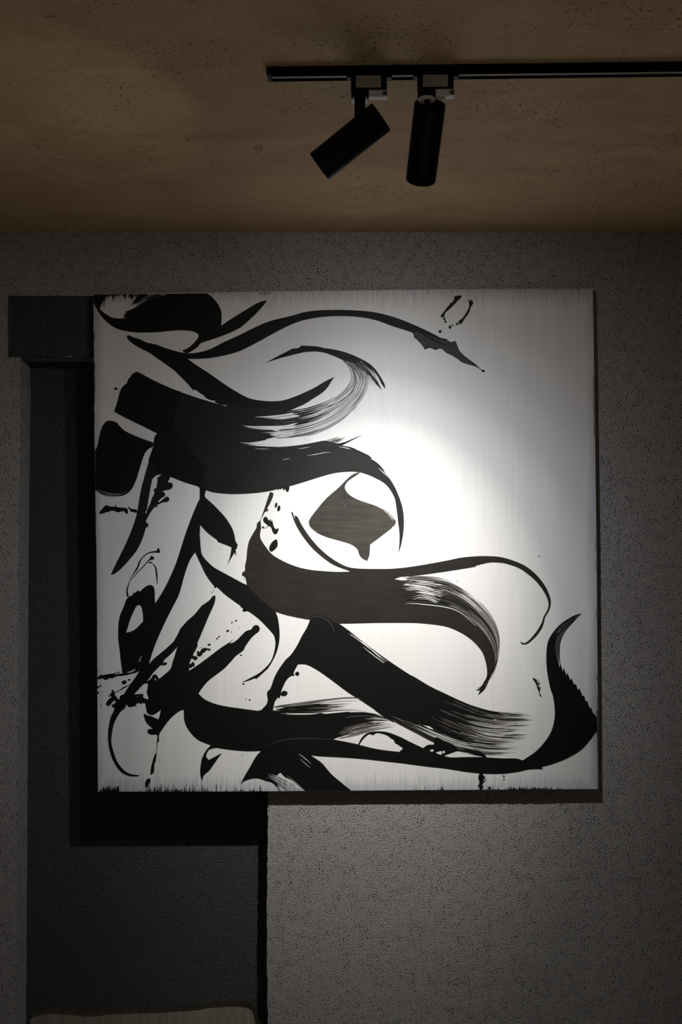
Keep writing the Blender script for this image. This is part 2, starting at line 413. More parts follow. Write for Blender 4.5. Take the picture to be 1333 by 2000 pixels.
# --- second stroke, running down right into the dark mass
blot("A 258,355 275,350 300,362 345,375 370,388 400,400 420,403 450,410 520,435 600,458 655,468! 655,503! 700,535 800,600 900,670 980,720 1060,760 1150,776 1230,778 1290,770 B 300,592 380,555 440,520 490,496! 470,525 455,550 445,562! 425,580 375,612 355,625! 330,640 262,670! 150,720! A 935,900! 935,818! 905,812! 915,806! 870,800 830,785! 840,778! 800,770 770,755! 765,745! 700,700! 695,712! 660,670 620,630 570,580 480,515 400,460 350,435 300,405 270,378")
# --- the long thin arching band
blot("A 655,468! 720,462 800,440 900,390 1000,345 1100,295 1200,255 B 266,178 330,160 400,150 500,147 600,150 700,160 800,185 880,215 960,250 Q 0,930 130,1000 240,1020 320,1080 380,1090 435,1062! 462,1100 520,1250 600,1350 720,1450 880,1570 960,1640 1020,1690 1060,1690 1090,1730 1050,1750 1010,1710 960,1660 850,1610 740,1580 570,1520 510,1470 400,1400 250,1325 150,1240 80,1235 20,1265! B 985,345 962,355! 945,330 925,308 918,300! 905,292! 900,270 885,262 800,235 700,200 600,183 500,180 400,188 300,210 200,255 100,310 0,360 A 900,480 800,498 720,503 655,503! 640,480!")
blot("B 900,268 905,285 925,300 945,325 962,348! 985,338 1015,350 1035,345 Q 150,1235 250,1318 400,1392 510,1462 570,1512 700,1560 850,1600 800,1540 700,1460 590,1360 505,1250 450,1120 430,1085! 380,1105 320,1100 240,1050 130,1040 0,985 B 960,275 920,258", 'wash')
line("B 930,262 1000,300 1060,330 1090,345", [1.2, 3, 3, .6])
# --- loop stroke with dry hairs
blot("B 130,423! 200,385 235,368 270,350 300,346 318,333! 400,338 450,350 M 250,135 400,160 550,205 700,270 820,340 900,420 960,510 1010,600 1020,665! 975,605 920,500 870,440 800,380 690,298! 780,410 850,480 920,570 978,683! 900,600 820,500 740,430 700,400! 640,350 560,322 470,290 370,245 250,200 120,178 0,183 B 330,368 280,380 210,398", 'ink')
bristles("M 470,290 540,370 600,460 640,560 650,690", "M 690,300 800,380 870,440 930,540 990,690", 26, 31, U(0,.1), U(.35,1), (.5,1.5), ['ink','mid','mid','wash'])
bristles("L 380,200 480,187 620,165 760,120 870,70 M 430,730 520,640 570,550 560,430 500,340 450,290", "L 330,440 500,432 700,385 880,300 1000,200 M 720,790 790,640 800,540 760,440 690,360 620,320",
         60, 32, U(0,.03), lambda v, r: r.uniform(.2, .55) if r.random() < .7 else r.uniform(.6, 1), (.35,1.05), ['ink','mid','mid','pale'])
bristles("L 380,200 480,187 620,165 760,120 870,70 M 430,730 520,640 570,550 560,430 500,340 450,290", "L 330,440 500,432 700,385 880,300 1000,200 M 720,790 790,640 800,540 760,440 690,360 620,320",
         50, 33, U(.3,.75), U(.85,1), (.3,.8), ['pale','pale','pale','mid'])
bristles("L 380,200 480,187 620,165 760,120 870,70 M 430,730", "L 330,330 500,318 700,270 820,205 900,150 M 470,800",
         34, 34, U(0,.02), U(.25,.95), (.6,2.0), ['ink','ink','wash'])
line("L 400,410 560,402 760,345 900,275 1010,190 M 650,890", [1.4, 1.5, 1.1, .8, .5])
line("M 470,290 560,360 620,460 640,560 625,620 590,690 500,780 350,870 0,990", [2, 2.2, 2, 2.4, 1.6, 1.6, 1.2, 1], 'mid')
# --- the great dark mass
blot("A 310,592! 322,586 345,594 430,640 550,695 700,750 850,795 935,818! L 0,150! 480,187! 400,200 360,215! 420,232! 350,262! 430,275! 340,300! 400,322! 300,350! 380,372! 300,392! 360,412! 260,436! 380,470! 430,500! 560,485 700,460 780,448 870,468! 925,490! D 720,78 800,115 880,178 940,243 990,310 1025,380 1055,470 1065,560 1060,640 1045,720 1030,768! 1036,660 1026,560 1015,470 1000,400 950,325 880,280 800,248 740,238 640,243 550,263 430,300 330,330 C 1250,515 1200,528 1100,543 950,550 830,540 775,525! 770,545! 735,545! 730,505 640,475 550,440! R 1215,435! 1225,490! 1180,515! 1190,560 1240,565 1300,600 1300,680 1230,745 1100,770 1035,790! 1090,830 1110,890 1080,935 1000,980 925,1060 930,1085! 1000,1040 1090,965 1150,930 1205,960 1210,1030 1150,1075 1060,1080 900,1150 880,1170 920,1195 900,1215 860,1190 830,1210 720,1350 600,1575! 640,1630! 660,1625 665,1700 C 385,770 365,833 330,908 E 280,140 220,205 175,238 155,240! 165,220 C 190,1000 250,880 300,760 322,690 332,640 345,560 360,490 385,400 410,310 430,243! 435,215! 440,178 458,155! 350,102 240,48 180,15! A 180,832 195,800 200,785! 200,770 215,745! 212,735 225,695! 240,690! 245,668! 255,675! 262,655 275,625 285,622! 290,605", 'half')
blot("A 312,598! 430,645 550,700 620,728 C 565,100 650,230 730,330 792,370 765,420 745,485 731,503! 640,473 552,439 470,421 400,330! 432,243! 440,180 458,156! 350,101 185,14! A 185,832 222,700 265,655")
bristles("L 330,440 500,440 650,420 780,390 900,350", "L 330,500 500,490 650,468 780,448 900,420", 8, 36, U(0,.1), U(.2,.45), (.5,1.4), ['pale','mid'])
# white streaks cut into the mass
bristles("L 20,312 200,325 420,318 560,290", "L 60,330 230,350 430,345 560,325", 9, 41, U(0,.45), U(.7,1), (.8,2.4), 'white')
bristles("L 130,240 300,236 470,212 600,185", "L 300,258 400,262 500,250 600,230", 8, 42, U(0,.35), U(.75,1), (.6,1.8), 'white')
bristles("L 200,370 330,372 480,360 600,335", "L 250,415 380,415 480,405 620,370", 7, 43, U(0,.4), U(.7,1), (.6,1.6), 'white')
bristles("L 10,460 150,460 300,438 480,425 650,400", "L 100,485 220,495 400,496 540,480 680,450", 22, 44, U(0,.35), U(.8,1), (.8,2.6), 'white')
line("L 170,515 230,520 300,518", [.2, .8, .2], 'white'); line("L 410,617 440,607 475,602", [.2, .6, .2], 'white')
line("L 625,577 700,566 770,552 830,550", [.2, .8, .8, .2], 'white'); line("L 540,515 590,512 650,500", [.2, .7, .2], 'white')
line("L 1180,600 1130,560 1060,530 900,500", [.3, 1.6, 1.6, .4], 'white'); line("L 1240,680 1290,730 1320,760", [.3,1.2,.2], 'white')
blot("L 925,491! 1050,425 1118,393! 1040,422 960,455 900,470! 830,468!"); blot("L 925,490! 1050,525 1160,575! 1190,605 1100,560 1000,520")
blot("L 1190,610! 1250,655 1305,722! 1260,690 1200,640")
bristles("L 760,450 850,420 940,395", "L 860,472 960,440 1060,400", 9, 45, U(0,.1), U(.3,.8), (.5,1.6), ['ink','mid'])
# gap left of the splash
blot("R 1010,345! 960,360 860,390 770,480! 735,650 690,900 650,1150 630,1260 590,1350 600,1385 640,1270 720,1100 760,970 820,860 820,800 795,760! 880,690! 905,480 890,420! 940,430! 960,390!", 'white', 1.2)
# --- left block
blot("C 150,72 120,82 95,120 80,180 67,240 40,290! 40,515! 90,545 130,560 200,564 250,553 290,520 320,460 345,380 375,290 400,258 428,243! 435,215! 350,185 250,140 212,105 190,82")
bristles("C 60,515 120,535 200,545 280,515", "C 60,530 110,560 200,566 270,545", 5, 47, U(0,.3), U(.6,1), (.5,1.1), 'pale')
blot("C 80,672 105,640 115,628 130,622 150,630 185,632! 188,617 195,635! 230,638 262,645 266,678 255,676 238,660 205,668 180,660 155,658 140,668 130,665 118,672 95,678", step=1.2)
blot("R 140,1215 165,1200 200,1235 270,1260 285,1245 300,1262 375,1270! 375,1350! 300,1345 260,1325 210,1320 185,1270 145,1235", step=1)
# --- middle broad stroke
blot("D 192,370! 213,376 212,400 190,450 172,480! 183,482 180,492 160,500 150,520 132,555 135,600 128,660 150,705 200,770 260,810 350,850 450,875 600,888 720,888! F 900,155 1040,158! 1000,170! 1120,190! 1060,205! 1150,225! 1090,240! G 150,300! 60,310! 180,335! 90,330! 230,370! 200,385! 300,415 400,452 500,525 570,600 612,670 632,740 628,790! 600,860 560,950 515,992! 528,960! 505,962! 550,925 572,860 572,820! 562,770 540,710 480,640 400,585 300,545 150,525 F 1100,455 900,455 640,460 560,450 420,430 300,405 220,380! 40,375! 0,350! 0,190! 42,208! D 32,925 22,950! 28,920! 12,915! 12,895 30,880 30,850 40,800 45,740 60,680 105,600 108,575 130,550", 'glare')
bristles("G 0,228 150,225 300,250 430,310 540,400 610,490 650,600 652,700 635,800 560,940", "G 0,390 200,395 350,430 450,490 540,570 600,660 625,740 622,830 600,870 540,970", 84, 51, U(0,.10), lambda v, r: r.uniform(.08, .5) if v < .42 else r.uniform(.55, 1), (.5,1.5), ['ink','ink','wash'])
bristles("G 0,228 150,225 300,250 430,310 540,400 610,490 650,600 652,700 635,800 600,880", "G 0,390 200,395 350,430 450,490 540,570 600,660 625,740 622,830 600,870 540,970", 40, 52, U(.25,.6), U(.7,1), (.35,1.0), ['ink','mid','pale'])
bristles("G 0,225 150,215 300,235 420,285", "G 0,300 200,320 350,350 480,420", 24, 53, U(0,.3), U(.4,1), (.5,1.5), ['mid','pale','wash'])
bristles("F 1005,165 1150,180 1333,200", "F 1120,320 1200,300 1333,350", 20, 54, U(0,.45), U(.6,1), (.4,1.2), 'white')
line("F 1075,327 1150,330 1333,352 G 400,455 500,540", [.3,1.3,1.4,1,.4], 'white')
line("G 515,992 530,960 560,900 600,850 640,760", [1,2,2.5,2.5,1], 'ink')
line("G 500,960 530,945 555,925", [.3,1.2,1.8]); line("G 505,945 530,938 555,915", [.3,.8,1.2])
# --- middle vertical strokes
blot("C 733,490! 745,560 738,572! 720,610 690,680 645,800 610,910 E 580,167 545,250 500,340 445,428! 300,700! 405,818! 440,710 500,570 560,450 600,370 640,230 670,150 705,95! C 730,860 738,755! 780,700! 768,560! 775,500!")
blot("C 735,530! 768,525! 768,565 830,625 900,700 945,770 962,820 968,855 985,885! 976,890 980,905! 970,905 972,955! 962,930! E 945,125 912,182! 932,125 942,62! 850,25 C 850,850 790,805 738,750! 735,600!")
blot("C 738,750! 733,790 738,850 742,905 E 752,115 785,155 830,195 920,245 1040,310! 1130,400! 1230,485! 1245,530 1255,620 1250,690 1230,760 1195,828 1190,832! 1180,850 1105,918! 1095,914 1060,928 1008,942! 1060,915 1130,875 1190,815 1215,760 1228,690 1222,645! 1215,630! 1180,590 1120,530 1048,478 1025,482 1012,478 1018,458 960,415 900,370 847,322 832,318 780,250 740,170 705,95! C 715,840!")
# --- lower left blot and its cross strokes
blot("E 445,428! 442,385 440,350 430,322 410,312 390,322 345,352! 330,342! 320,355! 300,362! 300,372! 262,395 240,450 215,510 205,580 205,660 215,740 221,800 232,880! N 700,200 775,170! E 400,830! 500,500!")
blot("E 345,440 325,445 305,480 280,540 265,590 255,618! 290,610 320,592 366,545! 364,500 358,465", 'white')
blot("E 838,380 830,430 790,520 740,640 718,690! 722,703 700,745 O 245,440 250,465! 200,570 200,665! 300,600 450,490 600,375 700,310! 790,245! 720,310! 770,300! 820,265 880,205 940,150 1010,125 1030,90 1075,70 1115,100 1110,150 1060,190 1000,250 930,350 910,395 880,420 800,480 740,550 640,650 480,770 400,850 320,960! H 740,330! 632,355! 610,358 560,395 520,440 485,490 470,520 470,558 462,562 455,630 448,690 440,705 436,760 415,775 420,720 440,650 452,630 456,560 458,518 420,515 395,502 402,480 432,478! 390,440 372,395 370,376! N 900,890 960,905 1000,920 1080,957! 1100,900 1122,800! 1070,840 1000,880 950,882 895,840 880,760 865,695! 810,690 800,712 770,688 703,710! 732,738! 690,740 600,755 565,710! 528,790 510,790 440,870 370,1000 H 170,470 162,520 160,570 178,640 203,700 240,745 280,770 345,780! 330,786 270,782 215,750 170,680 145,600 138,540 140,480 155,400 N 330,870 370,780! 330,745 320,720 350,710 380,690! 390,660! 345,660 290,730 250,735 230,715 235,680 270,630 325,590! 300,570 290,540 330,525! 315,490 340,475 360,495 362,520! 450,480 500,435 530,425 620,388! 700,280 775,170! E 405,818! 440,785 500,735 560,680 585,640 610,590! 650,545 660,535! 700,500 750,440 765,432! 800,405 815,385 830,376")
blot("N 910,378! 850,380 730,500 675,560! 730,590 745,575 760,615 828,600 836,525! 838,600 915,632! 910,580 890,520 905,440", 'white', 1)
blot("N 610,400! 545,440 440,500 370,540 390,580 430,630! 450,630! 445,600 480,560 515,550! 560,480", 'white', 1)
blot("N 1310,20! 1280,130 1200,210 1090,300! 1070,260 1030,225 990,240 960,290 895,342! 1000,200 1115,80! 1200,78 1222,45 1195,25 1150,42! 1180,0! E 500,800 550,755 588,712! 565,790", 'white', 1.2)
dot('N', 1033, 308, 12, m='white'); dot('N', 365, 668, 20, 14, -20, 'white'); blot("N 940,45! 955,15 975,-10! 960,20", 'white'); blot("N 560,190! 620,178 680,150 708,135! 690,165 620,195", 'white'); line("N 750,20 765,0 780,-20", [.3,1,.3], 'white')
line("E 350,805 345,795 358,768", [.4,1.2,.3], 'white')
blot("N 85,300 92,270 115,255 150,228 172,240 200,232 300,215 345,210 375,195 385,212! 400,195 450,180 455,190 400,205 345,228! 500,208 600,200 715,165! 715,195 600,225 500,245 430,250 380,265 330,290! 300,280 250,305 205,312 185,295 160,288 120,300", step=1)
for a in ((525,353,42,32,-8),(605,313,25,12,-8),(100,432,17,19,0),(137,412,15,14,0),(100,522,17,18,0),(170,512,5,5,0),(283,577,13,10,0),(475,177,7,3,0)): dot('N', *a)
blot("O 245,440 300,310 310,320 250,465 290,480 312,498 295,520 275,530 262,520 245,505 225,510! 200,580! 225,570 245,548! 262,560 272,590 262,610 240,612 225,630 205,625 190,660! 180,560!", step=1)
blot("O 298,420 320,408 335,425 360,385 400,368 440,375 482,382 480,395 455,402 430,395 400,425 375,435 370,455 340,478 310,472 298,455 308,440", step=1)
for a in ((460,326,20,13,0),(562,247,12,9,-15),(588,223,14,9,-30),(702,146,21,12,-20),(748,161,8,6,0),(756,39,13,7,-15),(808,14,16,8,-15),(873,462,15,8,0),(906,836,16,8,0),(351,365,5,5,0),(850,107,5,4,0)): dot('O', *a)
for a in ((835,322,6,6),(825,345,3,3),(813,355,3,3)): dot('E', *a)
for a in ((35,283,3,3),(60,290,6,4)): dot('I', *a)
# thin loops
line("E 268,385 262,345 275,295 300,240 330,195 350,145 390,105 430,93 462,92", [3.4,2.6,1.4,1.2,3.2,3.0,1.8,2.0,3.2]); blot("E 452,95! 462,66 470,72 478,95 470,99")
line("E 290,272 330,225 370,185 400,150 418,140", [1,1.6,1.8,1.8,2.4]); blot("E 405,142! 418,118! 438,128 438,138 420,145")
line("E 395,165 415,160 428,170", [.6,2.6,1]); line("E 432,172 448,195 455,240 457,280 458,303", [1.2,2.6,3,2.2,.6])
line("E 350,348 385,322 412,312 432,325 440,370", [1.5,2.2,2.8,3,2])
# --- thin S line above it
blot("D 330,497! 342,505 348,530 355,545! 352,520! 372,532 400,585 450,660 520,740 600,805 680,850 740,865 850,870 1000,868 1150,850 G 300,118 400,98 500,88 580,87 660,93 740,115 820,150 890,205 950,280 985,360 986,410 975,445! 950,485 945,510 930,555 890,610 840,655 810,662 795,655 788,638! 802,650 820,652 850,630 900,570 930,515 940,482! 968,430 972,390 950,330 900,260 840,205 780,165 700,137 640,128 580,130 495,150! 500,155! 400,172 250,195 100,215 0,222 F 900,155 800,140 718,122! D 700,880 600,840 500,765 430,690 370,600 340,530", 'glare')
# --- heart-shaped blot
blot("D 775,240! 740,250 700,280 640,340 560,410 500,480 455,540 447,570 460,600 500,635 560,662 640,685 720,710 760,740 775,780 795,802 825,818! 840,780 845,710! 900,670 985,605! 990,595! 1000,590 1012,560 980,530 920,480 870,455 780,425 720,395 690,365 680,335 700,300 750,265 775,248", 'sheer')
bristles("D 900,465 960,500 1020,560", "D 940,500 980,540 1000,590", 9, 56, U(0,.3), U(.7,1), (.4,1.1), ['pale','mid'])
line("D 450,540 446,570 458,600 500,635", [.4,1,1,.4], 'pale'); dot('D', 682, 458, 3, m='pale'); dot('D', 935, 1070, 4, m='ink')
for a in ((232,455,8,17,10),(250,476,10,20,10)): dot('D', *a)
blot("D 150,540 165,530 178,542 180,555! 185,548 192,560! 196,545 203,562! 208,555 212,575 220,600 232,612! 248,605 244,630 228,645 212,632 200,600 185,590 165,575 150,560", step=1)
blot("D 235,675! 243,700 238,728 205,757 188,745 193,715 212,690", step=1); dot('D', 148, 600, 7); dot('D', 178, 592, 4); line("D 150,600 165,605 178,592", [1, .6, .8])
blot("D 240,340! 245,362 250,350 262,352 275,345 282,362 290,350 298,362 303,370 315,362 320,332!", step=1)
# --- diagonal broad stroke to the lower right, with its stem
blot("F 455,430 460,412 480,400 510,400 560,420 600,446 640,458! 700,500 800,580 950,690 1100,790 J 100,140 200,200 300,248 400,295 500,335 600,362 660,372! 600,385! 680,400! 600,412! 640,432! 540,440! 600,455! 520,470! 560,490! 440,485! 380,500! 300,470! 230,465! 130,447! I 1100,450! 1033,405! 1000,435! 950,410 880,360! 870,350 780,290 700,240 600,165 500,95 430,60 375,57! 352,100 345,122! 352,122 350,133 330,133 300,160 275,210 265,238 262,258 248,270 225,300 212,355! 250,480! 90,480! 135,355! 168,320 178,290 174,240 195,215 F 230,790 290,700 330,660 370,600 400,540 430,490")
dot('F', 370, 785, 14, 13); blot("F 262,915 275,898 300,900 307,915 295,928 275,930 262,925 255,945 245,938! 240,925", step=1)
for s in ("F 708,527 760,560 830,610 940,710", "F 720,527 800,590 880,650 955,708", "F 800,612 860,660 935,716", "F 860,662 900,690 930,715"): line(s, [.3,1.3,1.2,.3], 'white')
line("F 460,430 480,412 520,415 570,440 600,480 610,515", [.6,1.4,1.6,1.6,1.4,.5], 'wash')
bristles("J 150,170 300,250 400,295 500,335 600,362 700,372 800,375 900,372", "I 880,362 1000,440 J 100,497 200,550 320,600 450,632 600,650 800,645", 62, 61, U(.25,.42), lambda v, r: r.uniform(.6, 1), (.8,3.4), ['ink','ink','wash'])
bristles("J 150,170 300,250 400,295 500,335 600,362 700,372 800,375 900,372", "I 880,362 1000,440 J 100,497 200,550 320,600 450,632 600,650 800,645", 60, 62, U(.45,.7), U(.85,1), (.4,1.1), ['mid','pale','pale','ink'])
bristles("J 0,400 130,447 230,480 330,500 420,520 520,550", "I 900,380 J 0,445 100,497 200,552 320,602 500,640", 34, 63, U(0,.3), U(.6,1), (.7,2.2), ['ink','ink','mid'], v=(.1,1))
bristles("J 420,400 520,430 640,440 800,430", "J 430,500 540,540 660,560 820,560", 13, 64, U(0,.35), U(.6,1), (.5,1.3), 'white')
bristles("J 100,440 250,500 400,560 560,590", "J 60,450 200,520 330,580 500,620", 9, 65, U(0,.4), U(.6,1), (.5,1.3), 'white')
# --- low broad stroke
blot("H 727,247! 760,280 820,310 900,330 1000,345 1110,360! I 135,355! 215,357! 330,378 260,372! 400,375! 360,385! 500,368! 550,380! 700,366! 780,380! 740,400! 860,400! 740,420! 830,430! 720,433! 860,440! 770,470! 800,462! 690,500! 740,500! 640,530! 600,545! 765,578 900,610 1000,625 1100,600! 1333,700! 1333,735! 1200,720 1050,700 870,680 700,665 520,655 455,648! 530,700 590,770 660,830 725,882! 430,885! 400,860! 340,812! 290,790! 260,760! 215,800! 160,765! 180,820! 120,800 80,800 30,815 0,838! 30,780 60,730 100,660 135,620! H 1050,622 950,615 850,600 805,583! 720,545 660,480 635,420 632,350!")
bristles("I 210,335 400,305 550,285 700,272 900,275", "I 215,360 400,375 550,372 720,365 920,385", 26, 71, U(0,.25), U(.4,.95), (.5,1.8), ['ink','mid','mid','pale'])
bristles("I 230,345 400,325 550,310 720,300", "I 215,365 400,378 550,375 720,368", 12, 72, U(0,.1), U(.5,1), (.9,2.2), 'ink')
bristles("I 700,368 800,370 900,385 970,420", "I 600,545 700,510 850,460 1000,430", 26, 73, U(0,.15), U(.4,1), (.6,2.4), ['ink','ink','wash'])
bristles("I 640,500 760,450 880,440 1000,430", "I 605,548 760,520 900,480 1040,460", 18, 74, U(0,.3), U(.5,1), (.4,1.1), ['pale','mid'])
bristles("I 250,375 400,378 550,372", "I 270,390 400,385 560,382", 3, 75, U(0,.4), U(.6,1), (.6,1.2), 'white')
bristles("I 150,765 260,790 350,860", "I 170,815 215,835 260,900", 13, 76, U(0,.1), U(.7,1), (.8,2.0), 'ink')
bristles("I 150,762 260,790 350,840 420,900", "I 190,800 240,830 300,870 330,900", 9, 77, U(0,.3), U(.8,1), (.6,1.5), 'white')
bristles("I 260,757 330,800 440,900", "I 230,790 290,830 400,900", 4, 78, U(0,.2), U(.8,1), (.5,1.2), 'white')
line("I 380,640 420,670 460,705", [.3,1.3,.3], 'white'); line("I 390,675 430,710 455,730", [.3,1,.3], 'white')
line("I 170,590 240,560 330,543 450,540 600,548", [.5,1.2,1.6,1.4,.6], 'wash')
blot("H 808,583! 775,620 750,670 740,730 740,775 750,820! 762,780 800,745 825,710 860,660 880,635! 850,650 795,680! 778,662 780,640 800,610 850,598!")
# --- arch, its little knots and the long right arm
blot("I 765,580! 790,535 830,503 890,493 960,500 1040,530 1100,560 1190,603! P 50,440 90,415 155,410! 158,338! 190,335 260,370 340,400 390,430 410,465! 450,470 500,468 600,480 650,485 700,510 728,550! 900,560 1050,562 1120,582! J 900,615 980,515 1010,420 1012,340 1000,260 985,217 G 965,850 958,750 965,660 990,600 1050,530 1130,478 1190,457! 1120,510 1070,560 1035,620 1020,680 1025,740! 1045,810! 1050,780! 1065,840! 1070,815! J 1075,90! 1090,130! 1095,110! 1115,160! 1122,148! 1140,190! 1150,185! 1165,225! 1175,215! 1195,265! 1205,262! 1215,300! 1225,295! 1240,340! 1250,340! 1262,375! 1275,385! 1298,425! 1296,465 1290,485 1200,600 1100,665 1000,705 925,725! 937,738! 850,740 780,755 680,768 560,768 450,758 300,735 I 1200,720 1050,700 870,680! 850,600!")
bristles("G 1190,455 1120,500 1055,565 1020,650 1022,730 1050,820", "G 1185,460 1090,560 1050,640 1045,720 1058,800 1078,860", 44, 81, U(0,.3), U(.5,1), (.5,1.5), ['ink','mid'])
bristles("G 1000,600 1050,535 1120,490 1190,460", "G 1030,620 1080,550 1140,500 1195,462", 16, 82, U(0,.2), U(.5,1), (.5,1.4), ['ink','mid'])
blot("I 775,582! 800,545 840,513 862,520 890,506 950,520 985,545 995,548! 1010,575 1022,580! 1058,605! 1035,627! 950,618 870,605", 'white')
blot("P 110,475! 125,466 150,466 152,480 130,488", 'white', 1); blot("P 175,500! 215,486 238,483 243,500 236,520 205,514", 'white', 1); dot('P', 262, 492, 13, 15, m='white')
blot("P 268,535! 340,508 400,487 440,488 520,502 600,525 685,546! 500,546 340,550", 'white', 1.5)
line("P 440,490 520,510 640,535", [.4,1,.4], 'mid')
blot("J 868,147! 885,150 895,165 905,185 908,205 920,215 915,235 925,262 935,270! 915,260 910,235 900,215 893,190 882,170", step=1)
bristles("J 880,150 905,155 930,160", "J 905,220 920,222 935,215", 12, 83, U(0,.1), U(.4,1), (.4,1.1), ['ink','mid'])
dot('G', 910, 88, 6, 2); dot('G', 378, 250, 4, 2, m='pale')
blot("P 655,712! 645,738 637,775 650,810 642,850! 632,856 648,875 648,897! 676,897! 688,875 695,852! 676,860 683,835 722,788! 715,785 698,805 690,790 712,765 690,740 680,715!", step=1)
dot('P', 914, 753, 9, 10); dot('P', 916, 788, 7, 8); dot('P', 757, 880, 14, 14)
# --- small marks, upper right
blot("Q 405,125! 440,95 540,80 575,95 560,140 500,185 450,245 350,345 320,375 250,430 212,480 212,520 160,562 130,545 135,500 180,450 240,370 330,265! 330,245! 365,235 425,155!", step=1)
line("Q 205,580 215,620 228,650", [2.6,1.6,2.8]); dot('Q', 204, 582, 25, 27); dot('Q', 228, 652, 24, 26); dot('Q', 720, 184, 14, 20)
blot("Q 735,230 750,195 790,180 820,205 830,255! 812,275 805,310 775,322 765,370 745,440 700,510 640,590 610,640 560,700 520,690 508,655 545,610 600,570 680,450 720,380 742,290", step=1)
for a in ((480,697,23,28,0),(388,724,15,17,0),(328,766,32,38,20),(110,861,32,36,25)): dot('Q', *a)
dot('A', 189, 697, 9); dot('A', 207, 704, 3)
# drip dots along the low left drip
blot("H 400,800! 412,803 414,820 400,845 392,860! 383,850 380,830 388,808", step=1); dot('H', 1013, 647, 3, m='pale'); line("N 150,760 155,700", [.3,.8], 'pale')
# --- frayed lower rim
fray(193, 232, 'bot', 46, (3, 15), (.8, 2.0), 91, 'ink', 1.4); fray(232, 300, 'bot', 16, (1, 9), (.5, 1.3), 92, 'mid')
fray(288, 385, 'bot', 60, (2, 12), (.6, 1.7), 93, 'ink', 1.6); fray(290, 460, 'bot', 46, (4, 22), (.4, 1.1), 94, 'mid', 1.8); fray(455, 480, 'bot', 8, (2, 10), (.6, 1.3), 95)
fray(480, 560, 'bot', 16, (3, 14), (.5, 1.2), 96, 'mid'); fray(800, 870, 'bot', 12, (2, 17), (.4, 1.0), 97, 'mid'); fray(860, 868, 'bot', 6, (2, 14), (.5, 1.2), 98)
fray(945, 980, 'bot', 16, (2, 13), (.5, 1.1), 99, 'mid'); fray(988, 1080, 'bot', 90, (1.5, 7), (.6, 1.6), 100); fray(988, 1080, 'bot', 8, (6, 13), (.4, .9), 101); fray(1088, 1098, 'bot', 8, (1, 5), (.8, 1.6), 102)
fray(600, 1330, 'left', 20, (8, 40), (.5, 1.8), 103, 'mid'); fray(700, 760, 'left', 5, (8, 20), (1, 2.4), 104, 'mid'); fray(1370, 1430, 'right', 12, (6, 20), (.8, 2.4), 105); fray(1300, 1540, 'right', 12, (6, 30), (.5, 2), 106, 'mid')
fray(700, 1250, 'right', 8, (10, 40), (.4, 1.2), 107, 'mid')

me = bpy.data.meshes.new('ink_brushwork'); BW.to_mesh(me); BW.free()
for k in ('ink', 'white', 'wash', 'pale', 'mid', 'glare', 'sheer', 'half'): me.materials.append(M[k])
ink = bpy.data.objects.new('ink_brushwork', me); COL.objects.link(ink); ink.parent = paint; ink.location = (0, 0, Z0)
ink['label'] = 'black ink brushstrokes'

# ------------------------------------------------------------------ track and its two spots
DT = 1.884
tx0 = (524-666.5)*DT/FPX
ang = math.radians(-1.6)
track = empty('ceiling_track', (tx0, -DW+DT, CEIL), 'long black lighting track mounted along the brown ceiling', 'lighting track')
track.rotation_euler = (0, 0, ang)
TL = 2.6; TH = .0152; TWD = .032
bm = bmesh.new()
# a channel section: back, two sides and inward lips, swept along x
sec = [(0,0),(0,-TH),(.0105,-TH),(.0105,-TH+.0022),(.0025,-TH+.0022),(.0025,-.002),(TWD-.0025,-.002),(TWD-.0025,-TH+.0022),(TWD-.0125,-TH+.0022),(TWD-.0125,-TH),(TWD,-TH),(TWD,0)]
a = [bm.verts.new((.004, y, z)) for y, z in sec]; b = [bm.verts.new((TL, y, z)) for y, z in sec]
for i in range(len(sec)): bm.faces.new((a[i], a[(i+1) % 12], b[(i+1) % 12], b[i]))
link('channel', bm, M['track'], track)
bm = bmesh.new(); box(bm, .004, TL, -.0+.0085, .0215, -TH+.0006, -TH+.006); link('slot_liner', bm, M['liner'], track)
bm = bmesh.new(); box(bm, -.003, .006, -.0008, TWD+.0008, -TH-.0006, 0); bevel(bm, .001); link('end_cap', bm, M['black'], track)

def cyl(bm, p0, ax, prof, n=48, mi=0):
    """lathe: prof = (distance along axis, radius)"""
    ax = Vector(ax).normalized(); u = ax.orthogonal().normalized(); v = ax.cross(u); rings = []
    for t, r in prof:
        c = Vector(p0)+ax*t
        rings.append([bm.verts.new(c+(u*math.cos(2*math.pi*k/n)+v*math.sin(2*math.pi*k/n))*max(r, 1e-5)) for k in range(n)])
    for A_, B_ in zip(rings[:-1], rings[1:]):
        for k in range(n): bm.faces.new((A_[k], A_[(k+1) % n], B_[(k+1) % n], B_[k])).material_index = mi
def autosmooth(o, deg=35):
    me = o.data
    for p in me.polygons: p.use_smooth = True
    bm = bmesh.new(); bm.from_mesh(me)
    for e in bm.edges:
        if len(e.link_faces) == 2 and e.calc_face_angle(0) > math.radians(deg): e.smooth = False
    bm.to_mesh(me); bm.free()

